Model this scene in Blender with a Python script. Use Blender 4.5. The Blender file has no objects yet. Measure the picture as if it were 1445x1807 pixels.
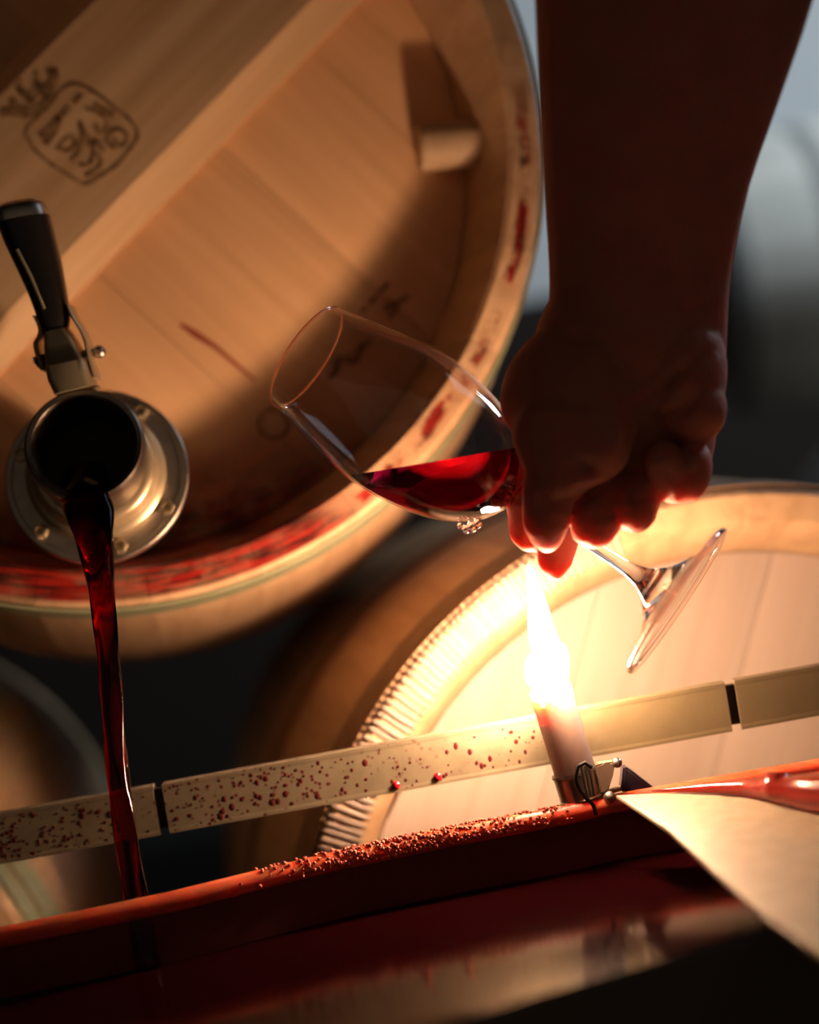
import bpy, bmesh, math, random
import numpy as np
from mathutils import Vector, Matrix, noise
random.seed(7)
S = bpy.context.scene
COL = S.collection
PI = math.pi

# ------------------------------------------------------------------ camera
FPX, CX, CY = 3010.0, 722.5, 903.5
RHO, PIT = math.radians(9.5), math.radians(-1.5)
CAM = Vector((0, 0, 1.0))
FW = Vector((0, math.cos(PIT), math.sin(PIT)))
U0 = Vector((0, -math.sin(PIT), math.cos(PIT)))
X0 = Vector((1, 0, 0))
RT = X0 * math.cos(RHO) - U0 * math.sin(RHO)
UP = X0 * math.sin(RHO) + U0 * math.cos(RHO)
cd = bpy.data.cameras.new('camera'); cam = bpy.data.objects.new('camera', cd); COL.objects.link(cam)
cam.matrix_world = Matrix(((RT.x, UP.x, -FW.x, CAM.x), (RT.y, UP.y, -FW.y, CAM.y), (RT.z, UP.z, -FW.z, CAM.z), (0, 0, 0, 1)))
cd.sensor_fit = 'HORIZONTAL'; cd.sensor_width = 24.0; cd.lens = FPX * 24.0 / 1445.0
cd.clip_start = 0.02
cd.dof.use_dof = True; cd.dof.focus_distance = 0.91; cd.dof.aperture_fstop = 2.3
S.camera = cam
S.view_settings.view_transform = 'Standard'; S.view_settings.look = 'None'
S.view_settings.gamma = 1.0; S.view_settings.use_curve_mapping = False
S.view_settings.exposure = 0.0

# ------------------------------------------------------------------ world and lights
w = bpy.data.worlds.new('cellar_fill'); S.world = w; w.use_nodes = True
w.node_tree.nodes['Background'].inputs[0].default_value = (1.0, 0.72, 0.5, 1)
w.node_tree.nodes['Background'].inputs[1].default_value = 0.05  # weak warm ambient fill, added to lift the hand

def area(name, loc, target, sx, sy, power, color):
    l = bpy.data.lights.new(name, 'AREA'); l.shape = 'RECTANGLE'; l.size = sx; l.size_y = sy
    l.energy = power; l.color = color
    o = bpy.data.objects.new(name, l); COL.objects.link(o); o.location = loc
    o.rotation_euler = (Vector(target) - Vector(loc)).to_track_quat('-Z', 'Y').to_euler()
    return o
area('daylight_far', (2.7, 2.9, 2.85), (1.1, 4.4, 1.5), 1.0, 0.8, 130, (0.74, 0.87, 1.0))
area('daylight_near', (1.5, 1.2, 2.3), (0.0, 0.95, 1.0), 0.6, 0.6, 1.4, (0.7, 0.82, 1.0))

FLAME_STRENGTH = 950.0

# ------------------------------------------------------------------ helpers
def P(px, py, d):
    return CAM + d * (FW + (px - CX) / FPX * RT - (py - CY) / FPX * UP)
def PZ(px, py, z):
    a = P(px, py, 1.0) - CAM
    return CAM + a * ((z - 1.0) / a.z)

def tag(o, label=None, cat=None, group=None, kind=None):
    if label: o['label'] = label
    if cat: o['category'] = cat
    if group: o['group'] = group
    if kind: o['kind'] = kind
    return o
def empty(name, mw):
    o = bpy.data.objects.new(name, None); COL.objects.link(o); o.empty_display_size = 0.05
    o.matrix_world = mw; return o
def link(name, me, mat=None, parent=None):
    o = bpy.data.objects.new(name, me); COL.objects.link(o)
    if mat is not None and not me.materials: me.materials.append(mat)
    if parent: o.parent = parent
    return o
def mesh(name, verts, faces, mat=None, parent=None, smooth=False):
    me = bpy.data.meshes.new(name); me.from_pydata([tuple(v) for v in verts], [], faces); me.update()
    if smooth:
        me.polygons.foreach_set('use_smooth', [True] * len(me.polygons))
    return link(name, me, mat, parent)
def from_bm(name, bm, mat=None, parent=None, smooth=False):
    bmesh.ops.recalc_face_normals(bm, faces=bm.faces)
    me = bpy.data.meshes.new(name); bm.to_mesh(me); bm.free()
    if smooth: me.polygons.foreach_set('use_smooth', [True] * len(me.polygons))
    return link(name, me, mat, parent)
def auto_smooth(o, deg=35):
    me = o.data
    bm = bmesh.new(); bm.from_mesh(me)
    for f in bm.faces: f.smooth = True
    for e in bm.edges:
        e.smooth = not (len(e.link_faces) == 2 and e.calc_face_angle(0) > math.radians(deg))
    bm.to_mesh(me); bm.free(); return o
def frame(origin, axis, hint=(0, 0, 1)):
    """matrix whose local Z is axis"""
    z = Vector(axis).normalized(); h = Vector(hint)
    if abs(z.dot(h)) > 0.98: h = Vector((0, 1, 0))
    x = h.cross(z).normalized(); y = z.cross(x)
    return Matrix(((x.x, y.x, z.x, origin[0]), (x.y, y.y, z.y, origin[1]), (x.z, y.z, z.z, origin[2]), (0, 0, 0, 1)))
def lathe(name, prof, seg, mat, parent=None, mw=None, closed=False, deg=35, a0=0.0, a1=2 * PI):
    """prof: (r, s) along local Z; closed: profile loop closes on itself"""
    full = abs(a1 - a0 - 2 * PI) < 1e-6
    n = seg if full else seg + 1
    vs, fs = [], []
    for i in range(n):
        a = a0 + (a1 - a0) * i / seg
        for r, s in prof: vs.append((r * math.cos(a), r * math.sin(a), s))
    m = len(prof)
    for i in range(seg):
        j = (i + 1) % n
        for k in range(m if closed else m - 1):
            k2 = (k + 1) % m
            fs.append((i * m + k, j * m + k, j * m + k2, i * m + k2))
    bm = bmesh.new()
    bv = [bm.verts.new(v) for v in vs]
    for f in fs:
        try: bm.faces.new([bv[i] for i in f])
        except ValueError: pass
    bmesh.ops.remove_doubles(bm, verts=bm.verts, dist=1e-6)
    if mw is not None: bmesh.ops.transform(bm, matrix=mw, verts=bm.verts)
    return auto_smooth(from_bm(name, bm, mat, parent), deg)
def add_box(bm, c, s, rot=None):
    m = Matrix.Translation(c) @ (rot.to_4x4() if rot else Matrix.Identity(4)) @ Matrix.Diagonal((s[0], s[1], s[2], 1))
    return bmesh.ops.create_cube(bm, size=1.0, matrix=m)
def box(name, c, s, mat, parent=None, rot=None, bev=0.0):
    bm = bmesh.new(); add_box(bm, Vector(c), s, rot)
    if bev: bmesh.ops.bevel(bm, geom=list(bm.edges), offset=bev, segments=2, affect='EDGES', profile=0.6)
    return auto_smooth(from_bm(name, bm, mat, parent), 50)
def add_tube(bm, pts, rad, seg=12, flat=1.0, twist=0.0, hint=(0, 1, 0), wob=None):
    n = len(pts); rings = []
    for i, p in enumerate(pts):
        t = (pts[min(i + 1, n - 1)] - pts[max(i - 1, 0)]).normalized()
        h = Vector(hint)
        x = (h - t * h.dot(t))
        if x.length < 1e-4: x = Vector((1, 0, 0)).cross(t)
        x.normalize(); y = t.cross(x)
        ring = []
        for k in range(seg):
            a = 2 * PI * k / seg + twist * i
            c, s = math.cos(2 * PI * k / seg), math.sin(2 * PI * k / seg)
            r = rad[i] if not isinstance(rad, (int, float)) else rad
            q = 1.0 if wob is None else wob(i, k)
            vx, vy = c * r * flat * q, s * r * q
            ct, st = math.cos(twist * i), math.sin(twist * i)
            ring.append(bm.verts.new(p + x * (vx * ct - vy * st) + y * (vx * st + vy * ct)))
        rings.append(ring)
    for i in range(n - 1):
        for k in range(seg):
            bm.faces.new((rings[i][k], rings[i][(k + 1) % seg], rings[i + 1][(k + 1) % seg], rings[i + 1][k]))
    bm.faces.new(rings[0][::-1]); bm.faces.new(rings[-1])
def tube(name, pts, rad, mat, parent=None, seg=12, **k):
    bm = bmesh.new(); add_tube(bm, [Vector(p) for p in pts], rad, seg, **k)
    return auto_smooth(from_bm(name, bm, mat, parent), 50)
def plate(name, poly, z0, z1, mat, parent=None, bev=0.0):
    """horizontal polygon extruded in Z"""
    bm = bmesh.new()
    f = bm.faces.new([bm.verts.new((p[0], p[1], z0)) for p in poly])
    r = bmesh.ops.extrude_face_region(bm, geom=[f])
    bmesh.ops.translate(bm, vec=(0, 0, z1 - z0), verts=[v for v in r['geom'] if isinstance(v, bmesh.types.BMVert)])
    if bev: bmesh.ops.bevel(bm, geom=list(bm.edges), offset=bev, segments=2, affect='EDGES', profile=0.6)
    return auto_smooth(from_bm(name, bm, mat, parent), 50)
def spline(pts, n):
    """Catmull-Rom over tuples"""
    out = []
    for i in range(len(pts) - 1):
        p0, p1, p2, p3 = pts[max(i - 1, 0)], pts[i], pts[i + 1], pts[min(i + 2, len(pts) - 1)]
        for k in range(n):
            t = k / n
            out.append(tuple(0.5 * (2 * b + (c - a) * t + (2 * a - 5 * b + 4 * c - d) * t * t + (3 * b - a - 3 * c + d) * t ** 3)
                             for a, b, c, d in zip(p0, p1, p2, p3)))
    out.append(tuple(pts[-1])); return out

# ------------------------------------------------------------------ materials
def new_mat(name):
    m = bpy.data.materials.new(name); m.use_nodes = True
    nt = m.node_tree; return m, nt, nt.nodes['Principled BSDF']
def ramp(nt, fac, stops):
    r = nt.nodes.new('ShaderNodeValToRGB')
    while len(r.color_ramp.elements) < len(stops): r.color_ramp.elements.new(0.5)
    for e, (p, c) in zip(r.color_ramp.elements, stops):
        e.position = p; e.color = (*c, 1) if len(c) == 3 else c
    nt.links.new(fac, r.inputs[0]); return r.outputs[0]
def noise_tex(nt, vec, scale, detail=4, rough=0.55, dist=0.0):
    n = nt.nodes.new('ShaderNodeTexNoise'); n.inputs['Scale'].default_value = scale
    n.inputs['Detail'].default_value = detail; n.inputs['Roughness'].default_value = rough
    n.inputs['Distortion'].default_value = dist
    if vec: nt.links.new(vec, n.inputs['Vector'])
    return n.outputs[0]
def coords(nt, scale=(1, 1, 1), obj=None):
    t = nt.nodes.new('ShaderNodeTexCoord'); t.object = obj
    mp = nt.nodes.new('ShaderNodeMapping'); mp.inputs['Scale'].default_value = scale
    nt.links.new(t.outputs['Object'], mp.inputs[0]); return mp.outputs[0]
def math_n(nt, op, a, b=None, c=None):
    n = nt.nodes.new('ShaderNodeMath'); n.operation = op
    for i, v in enumerate((a, b, c)):
        if v is None: continue
        if isinstance(v, (int, float)): n.inputs[i].default_value = v
        else: nt.links.new(v, n.inputs[i])
    return n.outputs[0]
def mixc(nt, fac, a, b):
    n = nt.nodes.new('ShaderNodeMix'); n.data_type = 'RGBA'
    if isinstance(fac, (int, float)): n.inputs[0].default_value = fac
    else: nt.links.new(fac, n.inputs[0])
    for i, v in ((6, a), (7, b)):
        if isinstance(v, tuple): n.inputs[i].default_value = (*v, 1)
        else: nt.links.new(v, n.inputs[i])
    return n.outputs[2]
def bump(nt, b, h, strength, dist=0.002):
    n = nt.nodes.new('ShaderNodeBump'); n.inputs['Strength'].default_value = strength; n.inputs['Distance'].default_value = dist
    nt.links.new(h, n.inputs['Height']); nt.links.new(n.outputs[0], b.inputs['Normal'])
def maprange(nt, v, a, b, c=0.0, d=1.0):
    n = nt.nodes.new('ShaderNodeMapRange'); n.interpolation_type = 'SMOOTHSTEP'
    nt.links.new(v, n.inputs[0])
    for i, q in enumerate((a, b, c, d)): n.inputs[i + 1].default_value = q
    return n.outputs[0]

def oak(name, light, dark, along='X', rough=0.62, stain_root=None, stain='rim'):
    m, nt, b = new_mat(name)
    sc = {'X': (3, 60, 60), 'Y': (60, 3, 60), 'Z': (60, 60, 3)}[along]
    v = coords(nt, sc)
    g = noise_tex(nt, v, 1.0, 6, 0.6, 0.6)
    v2 = coords(nt, {'X': (1.2, 14, 14), 'Y': (14, 1.2, 14), 'Z': (14, 14, 1.2)}[along])
    g2 = noise_tex(nt, v2, 1.0, 3, 0.5, 0.3)
    c1 = ramp(nt, g, ((0.33, dark), (0.62, light)))
    tone = tuple(0.72 * x for x in light)
    c = mixc(nt, ramp(nt, g2, ((0.3, (0.55,) * 3), (0.7, (0.0,) * 3))), c1, tone)
    info = nt.nodes.new('ShaderNodeObjectInfo')
    hv = nt.nodes.new('ShaderNodeHueSaturation')
    nt.links.new(maprange(nt, info.outputs['Random'], 0, 1, 0.88, 1.08), hv.inputs['Value'])
    nt.links.new(c, hv.inputs['Color']); c = hv.outputs[0]
    if stain_root is not None:
        t = nt.nodes.new('ShaderNodeTexCoord'); t.object = stain_root
        sp = nt.nodes.new('ShaderNodeSeparateXYZ'); nt.links.new(t.outputs['Object'], sp.inputs[0])
        x, y, z = sp.outputs
        r = math_n(nt, 'SQRT', math_n(nt, 'ADD', math_n(nt, 'MULTIPLY', x, x), math_n(nt, 'MULTIPLY', z, z)))
        n1 = noise_tex(nt, t.outputs['Object'], 22, 5, 0.62)
        if stain == 'rim':
            # wine soaked into the chime end around the lower right of the rim
            rr = math_n(nt, 'ADD', r, math_n(nt, 'MULTIPLY', math_n(nt, 'SUBTRACT', n1, 0.5), 0.012))
            band = math_n(nt, 'MULTIPLY', maprange(nt, rr, 0.2685, 0.2715), maprange(nt, rr, 0.2795, 0.2755))
            low = maprange(nt, math_n(nt, 'ADD', z, math_n(nt, 'MULTIPLY', x, -0.25)), -0.03, -0.12)
            patch = maprange(nt, noise_tex(nt, t.outputs['Object'], 26, 5, 0.65), 0.44, 0.56, 0.08, 1.0)
            wet = maprange(nt, math_n(nt, 'ADD', z, math_n(nt, 'MULTIPLY', x, 0.35)), -0.17, -0.225)
            inner = math_n(nt, 'MULTIPLY', wet, maprange(nt, r, 0.2835, 0.2800))
            mk = math_n(nt, 'MAXIMUM', math_n(nt, 'MULTIPLY', math_n(nt, 'MULTIPLY', band, low), patch), math_n(nt, 'MULTIPLY', inner, maprange(nt, n1, 0.35, 0.6, 0.75, 1)))
        else:
            # drips below the valve on the head boards
            mk = math_n(nt, 'MULTIPLY', maprange(nt, z, -0.17, -0.235), maprange(nt, n1, 0.25, 0.6, 0.3, 1))
        front = maprange(nt, y, 0.10, 0.08)
        mk = math_n(nt, 'MULTIPLY', mk, front)
        # streaks run along the rim: noise over radius and angle
        cx = nt.nodes.new('ShaderNodeCombineXYZ')
        nt.links.new(math_n(nt, 'MULTIPLY', r, 330.0), cx.inputs[0]); nt.links.new(math_n(nt, 'MULTIPLY', math_n(nt, 'ARCTAN2', z, x), 7.0), cx.inputs[1])
        st_ = maprange(nt, noise_tex(nt, cx.outputs[0], 1.0, 4, 0.6), 0.38, 0.60)
        c = mixc(nt, mk, c, mixc(nt, st_, (0.030, 0.004, 0.003), (0.30, 0.012, 0.006)))
        nt.links.new(maprange(nt, mk, 0, 1, rough, 0.45), b.inputs['Roughness'])
    else:
        b.inputs['Roughness'].default_value = rough
    nt.links.new(c, b.inputs['Base Color'])
    b.inputs['Specular IOR Level'].default_value = 0.3
    bump(nt, b, g, 0.25, 0.0015)
    return m
def metal(name, col, rough, scratch=0.12, metallic=1.0):
    m, nt, b = new_mat(name)
    v = coords(nt, (1, 1, 1))
    n = noise_tex(nt, v, 90, 5, 0.6)
    nt.links.new(mixc(nt, n, col, tuple(0.75 * c for c in col)), b.inputs['Base Color'])
    nt.links.new(maprange(nt, n, 0.3, 0.7, rough, rough + scratch), b.inputs['Roughness'])
    b.inputs['Metallic'].default_value = metallic
    return m
def plain(name, col, rough=0.5, var=0.25, scale=25, spec=0.4, bmp=0.0):
    m, nt, b = new_mat(name)
    n = noise_tex(nt, coords(nt), scale, 5, 0.6)
    nt.links.new(mixc(nt, n, col, tuple((1 - var) * c for c in col)), b.inputs['Base Color'])
    b.inputs['Roughness'].default_value = rough; b.inputs['Specular IOR Level'].default_value = spec
    if bmp: bump(nt, b, n, bmp, 0.002)
    return m

M = {}
OAK_L, OAK_D = (0.66, 0.435, 0.25), (0.47, 0.285, 0.15)
M['oak_rear'] = oak('oak_plain', OAK_L, OAK_D, 'Y')
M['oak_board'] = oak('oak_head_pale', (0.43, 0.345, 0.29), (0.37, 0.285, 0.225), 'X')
M['oak_bar'] = oak('oak_cross_bar', (0.86, 0.60, 0.35), (0.62, 0.39, 0.20), 'X')
M['oak_peg'] = oak('oak_peg', (0.60, 0.42, 0.25), (0.42, 0.27, 0.14), 'Z')
M['hoop_green'] = metal('galvanised_hoop', (0.40, 0.42, 0.25), 0.45, 0.2, 0.55)
M['hoop_rust'] = metal('brown_hoop', (0.34, 0.20, 0.11), 0.5, 0.2, 0.3)
M['steel'] = metal('stainless_steel', (0.70, 0.64, 0.55), 0.30, 0.12)
M['steel_dark'] = metal('darkened_steel', (0.36, 0.31, 0.26), 0.28, 0.15)
M['brass'] = metal('warm_plated_steel', (0.66, 0.54, 0.34), 0.32, 0.12, 0.75)
M['black'] = plain('black_grip', (0.018, 0.014, 0.012), 0.28, 0.3, 60, 0.5)
M['soot'] = plain('sooty_black', (0.012, 0.01, 0.009), 0.6)
def burn_mat():
    m, nt, b = new_mat('burnt_brand')
    n = noise_tex(nt, coords(nt), 160, 4, 0.7)
    nt.links.new(ramp(nt, n, ((0.36, (0.13, 0.065, 0.03)), (0.66, (0.46, 0.29, 0.15)))), b.inputs['Base Color'])
    b.inputs['Roughness'].default_value = 0.85; b.inputs['Specular IOR Level'].default_value = 0.1; return m
M['burn'] = burn_mat()
M['wick'] = plain('charred_wick', (0.02, 0.015, 0.01), 0.9)
M['floor'] = plain('cellar_floor', (0.035, 0.03, 0.026), 0.8, 0.4, 6)
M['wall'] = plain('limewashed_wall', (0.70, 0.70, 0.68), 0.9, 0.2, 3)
M['dark_wall'] = plain('shade_dark_wall', (0.022, 0.012, 0.007), 0.9, 0.4, 4)  # near-black colour stands for the shade low on the back wall
M['beam'] = oak('dark_beam', (0.14, 0.09, 0.055), (0.08, 0.05, 0.03), 'X')
M['far_oak'] = oak('grey_far_oak', (0.74, 0.71, 0.62), (0.62, 0.59, 0.50), 'Y')
M['far_hoop'] = plain('dull_far_hoop', (0.30, 0.30, 0.28), 0.5)
M['far_head'] = oak('dim_far_head', (0.10, 0.09, 0.075), (0.07, 0.06, 0.05), 'X')
M['splash_dark'] = plain('dried_wine_spot', (0.10, 0.012, 0.012), 0.35)
M['splash_red'] = plain('fresh_wine_drop', (0.45, 0.012, 0.02), 0.15)
M['seam'] = plain('wine_seep_line', (0.30, 0.06, 0.03), 0.5)

def tub_mat():
    m, nt, b = new_mat('wine_stained_steel')
    n = noise_tex(nt, coords(nt), 30, 5, 0.6)
    nt.links.new(ramp(nt, n, ((0.3, (0.34, 0.055, 0.03)), (0.7, (0.52, 0.11, 0.055)))), b.inputs['Base Color'])
    b.inputs['Roughness'].default_value = 0.42; b.inputs['Metallic'].default_value = 0.15
    bump(nt, b, n, 0.2, 0.001); return m
M['tub'] = tub_mat()
def rim_mat():
    m, nt, b = new_mat('red_stained_rim')
    n = noise_tex(nt, coords(nt), 30, 5, 0.6)
    nt.links.new(ramp(nt, n, ((0.3, (0.50, 0.08, 0.035)), (0.7, (0.70, 0.16, 0.07)))), b.inputs['Base Color'])
    b.inputs['Subsurface Weight'].default_value = 0.9; b.inputs['Subsurface Radius'].default_value = (1.0, 0.3, 0.15); b.inputs['Subsurface Scale'].default_value = 0.012
    b.inputs['Roughness'].default_value = 0.4; return m
M['tub_rim'] = rim_mat()
M['tub_inner'] = plain('tub_inside_wine_stained', (0.17, 0.035, 0.025), 0.45, 0.4, 20)
M['tub_outer'] = plain('tub_outside', (0.16, 0.12, 0.10), 0.6)
def rail_mat():
    m, nt, b = new_mat('galvanised_rail')
    v = coords(nt)
    n = noise_tex(nt, v, 45, 5, 0.65); n2 = noise_tex(nt, v, 9, 3)
    c = ramp(nt, n, ((0.3, (0.22, 0.18, 0.115)), (0.7, (0.34, 0.285, 0.185))))
    c = mixc(nt, ramp(nt, n2, ((0.4, (0, 0, 0)), (0.7, (0.5, 0.5, 0.5)))), c, (0.20, 0.165, 0.10))
    vo = nt.nodes.new('ShaderNodeTexVoronoi'); vo.inputs['Scale'].default_value = 230; nt.links.new(v, vo.inputs['Vector'])
    sp = maprange(nt, vo.outputs['Distance'], 0.30, 0.18)
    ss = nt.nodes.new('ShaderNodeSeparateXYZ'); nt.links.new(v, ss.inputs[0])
    left = maprange(nt, ss.outputs[0], 0.04, -0.08)
    dens = maprange(nt, noise_tex(nt, v, 30, 2), 0.40, 0.55)
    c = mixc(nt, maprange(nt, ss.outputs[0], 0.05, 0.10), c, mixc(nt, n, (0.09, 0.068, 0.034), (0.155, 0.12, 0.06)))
    mk = math_n(nt, 'MULTIPLY', math_n(nt, 'MULTIPLY', sp, left), dens)
    c = mixc(nt, mk, c, (0.12, 0.012, 0.014))
    nt.links.new(c, b.inputs['Base Color'])
    b.inputs['Roughness'].default_value = 0.55; b.inputs['Metallic'].default_value = 0.35
    return m
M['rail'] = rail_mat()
def glass_thin():
    m, nt, b = new_mat('thin_clear_glass'); nt.nodes.remove(b)
    out = nt.nodes['Material Output']
    tr = nt.nodes.new('ShaderNodeBsdfTransparent'); tr.inputs[0].default_value = (0.97, 0.95, 0.94, 1)
    gl = nt.nodes.new('ShaderNodeBsdfGlossy'); gl.inputs['Roughness'].default_value = 0.02; gl.inputs[0].default_value = (1, 1, 1, 1)
    fr = nt.nodes.new('ShaderNodeFresnel'); fr.inputs[0].default_value = 1.40
    geo = nt.nodes.new('ShaderNodeNewGeometry')
    lw = nt.nodes.new('ShaderNodeLayerWeight'); lw.inputs[0].default_value = 0.5
    f = math_n(nt, 'ADD', math_n(nt, 'MULTIPLY', math_n(nt, 'POWER', lw.outputs['Facing'], 3.5), 0.55), 0.03)
    mx = nt.nodes.new('ShaderNodeMixShader'); nt.links.new(f, mx.inputs[0])
    nt.links.new(tr.outputs[0], mx.inputs[1]); nt.links.new(gl.outputs[0], mx.inputs[2])
    nt.links.new(mx.outputs[0], out.inputs['Surface']); return m
M['glass_thin'] = glass_thin()
def glass(name, col, ior, dens=0.0, vcol=(1, 1, 1), rough=0.0):
    m, nt, b = new_mat(name)
    b.inputs['Base Color'].default_value = (*col, 1); b.inputs['Transmission Weight'].default_value = 1.0
    b.inputs['IOR'].default_value = ior; b.inputs['Roughness'].default_value = rough
    if dens:
        va = nt.nodes.new('ShaderNodeVolumeAbsorption'); va.inputs['Color'].default_value = (*vcol, 1); va.inputs['Density'].default_value = dens
        nt.links.new(va.outputs[0], nt.nodes['Material Output'].inputs['Volume'])
    return m
M['glass'] = glass('clear_glass_stem', (1.0, 0.97, 0.95), 1.5)
M['glass_pink'] = glass('clear_glass_foot', (1.0, 0.80, 0.78), 1.5, rough=0.03)
M['glass_candle_tint'] = glass('candle_tinted_lip', (1.0, 0.55, 0.42), 1.5, rough=0.12)  # candlelight refracting in the lip is put into its red-orange colour
M['wine_glass'] = glass('red_wine', (1.0, 0.5, 0.72), 1.34, 75, (0.94, 0.02, 0.40))
M['wine_stream'] = glass('pouring_red_wine', (0.9, 0.10, 0.14), 1.34, 800, (0.80, 0.02, 0.08))
def wine_pool():
    m, nt, b = new_mat('dark_red_wine_pool')
    b.inputs['Base Color'].default_value = (0.008, 0.0008, 0.001, 1); b.inputs['Roughness'].default_value = 0.11
    b.inputs['IOR'].default_value = 1.22
    bump(nt, b, noise_tex(nt, coords(nt), 14, 2), 0.05, 0.002)
    return m
M['wine_pool'] = wine_pool()
def wax():
    m, nt, b = new_mat('candle_wax')
    n = noise_tex(nt, coords(nt), 60, 3)
    nt.links.new(mixc(nt, n, (0.80, 0.66, 0.58), (0.72, 0.56, 0.48)), b.inputs['Base Color'])
    b.inputs['Subsurface Weight'].default_value = 0.8; b.inputs['Subsurface Radius'].default_value = (1.0, 0.72, 0.5)
    b.inputs['Subsurface Scale'].default_value = 0.012; b.inputs['Roughness'].default_value = 0.45
    return m
M['wax'] = wax()
def skin():
    m, nt, b = new_mat('skin')
    v = coords(nt)
    n = noise_tex(nt, v, 45, 4); n2 = noise_tex(nt, v, 260, 4, 0.6)
    nt.links.new(mixc(nt, n, (0.54, 0.22, 0.16), (0.43, 0.15, 0.105)), b.inputs['Base Color'])
    b.inputs['Subsurface Weight'].default_value = 0.85; b.inputs['Subsurface Radius'].default_value = (1.0, 0.34, 0.24)
    b.inputs['Subsurface Scale'].default_value = 0.022
    b.inputs['Roughness'].default_value = 0.62; b.inputs['Specular IOR Level'].default_value = 0.22
    bump(nt, b, n2, 0.35, 0.0012)
    return m
M['skin'] = skin()
def flame_mat():
    m, nt, b = new_mat('candle_flame'); nt.nodes.remove(b)
    e = nt.nodes.new('ShaderNodeEmission'); e.inputs[0].default_value = (1.0, 0.60, 0.36, 1)
    tc = nt.nodes.new('ShaderNodeTexCoord'); sp = nt.nodes.new('ShaderNodeSeparateXYZ'); nt.links.new(tc.outputs['Object'], sp.inputs[0])
    nt.links.new(math_n(nt, 'MULTIPLY', maprange(nt, sp.outputs[2], 0.078, 0.098, 1.0, 0.09), FLAME_STRENGTH), e.inputs[1])
    nt.links.new(e.outputs[0], nt.nodes['Material Output'].inputs['Surface']); return m
M['flame'] = flame_mat()

# ------------------------------------------------------------------ the cellar shell
def struct(o): o['kind'] = 'structure'; return o
struct(box('floor', (0.2, 2.4, -0.05), (6.4, 7.2, 0.1), M['floor']))
struct(box('ceiling', (0.2, 2.4, 3.05), (6.4, 7.2, 0.1), M['dark_wall']))
struct(box('wall_back', (0.2, 5.95, 0.75), (6.4, 0.1, 1.5), M['dark_wall']))  # lower part coloured dark in place of falling shade
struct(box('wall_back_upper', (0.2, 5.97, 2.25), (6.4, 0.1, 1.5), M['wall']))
struct(box('wall_left', (-2.95, 2.4, 1.5), (0.1, 7.0, 3.0), M['dark_wall']))
struct(box('wall_right', (3.35, 2.4, 1.5), (0.1, 7.0, 3.0), M['dark_wall']))
# the camera side stays open so the added warm world fill reaches the hand

# ------------------------------------------------------------------ barrels
RR, BULGE, LEN, NST = 0.285, 0.030, 0.95, 26
def r_out(y): return RR + BULGE * (1 - ((y - LEN / 2) / (LEN / 2)) ** 2)
def stave_mesh(recess, name, ang, inset=0.0):
    prof = [(RR - 0.0035, 0.0), (RR, 0.0035)]
    for i in range(1, 16): y = LEN * i / 16; prof.append((r_out(y), y))
    prof += [(RR, LEN - 0.003), (RR - 0.004, LEN), (RR - 0.022, LEN), (RR - 0.03, LEN - 0.06)]
    for i in range(13, 2, -1): y = LEN * i / 16; prof.append((r_out(y) - 0.026, y))
    prof += [(RR - 0.0365, recess + 0.025), (RR - 0.0365, recess - 0.001), (RR - 0.0225, 0.003), (RR - 0.0195, 0.0)]
    seg = 4; gap = 0.0005
    vs, fs = [], []
    for i in range(seg + 1):
        a = (-ang / 2 + gap) + (ang - 2 * gap) * i / seg
        for r, y in prof: vs.append((r * math.cos(a), y + inset, r * math.sin(a)))
    m = len(prof)
    for i in range(seg):
        for k in range(m):
            k2 = (k + 1) % m
            fs.append((i * m + k, i * m + k2, (i + 1) * m + k2, (i + 1) * m + k))
    fs.append(tuple(range(m))[::-1]); fs.append(tuple(range(seg * m, seg * m + m)))
    me = bpy.data.meshes.new(name); me.from_pydata(vs, [], fs); me.update()
    bm = bmesh.new(); bm.from_mesh(me); bmesh.ops.recalc_face_normals(bm, faces=bm.faces)
    for f in bm.faces: f.smooth = True
    for e in bm.edges: e.smooth = not (len(e.link_faces) == 2 and e.calc_face_angle(0) > 0.5)
    bm.to_mesh(me); bm.free()
    return me
Z2Y = Matrix(((1, 0, 0, 0), (0, 0, 1, 0), (0, -1, 0, 0), (0, 0, 0, 1)))   # local Z -> local Y
def board_mesh(a, b, Rh, y0, y1):
    pts = []
    g = 0.00025
    a += g; b -= g
    n = 10
    zs = [a + (b - a) * i / n for i in range(n + 1)]
    right = [(math.sqrt(max(Rh * Rh - z * z, 0)), z) for z in zs]
    left = [(-x, z) for x, z in right][::-1]
    poly = [p for i, p in enumerate(right + left) if i == 0 or (Vector(p) - Vector((right + left)[i - 1])).length > 1e-5]
    if (Vector(poly[0]) - Vector(poly[-1])).length < 1e-5: poly.pop()
    bm = bmesh.new()
    f = bm.faces.new([bm.verts.new((x, y0, z)) for x, z in poly])
    r = bmesh.ops.extrude_face_region(bm, geom=[f])
    bmesh.ops.translate(bm, vec=(0, y1 - y0, 0), verts=[v for v in r['geom'] if isinstance(v, bmesh.types.BMVert)])
    return bm
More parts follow.
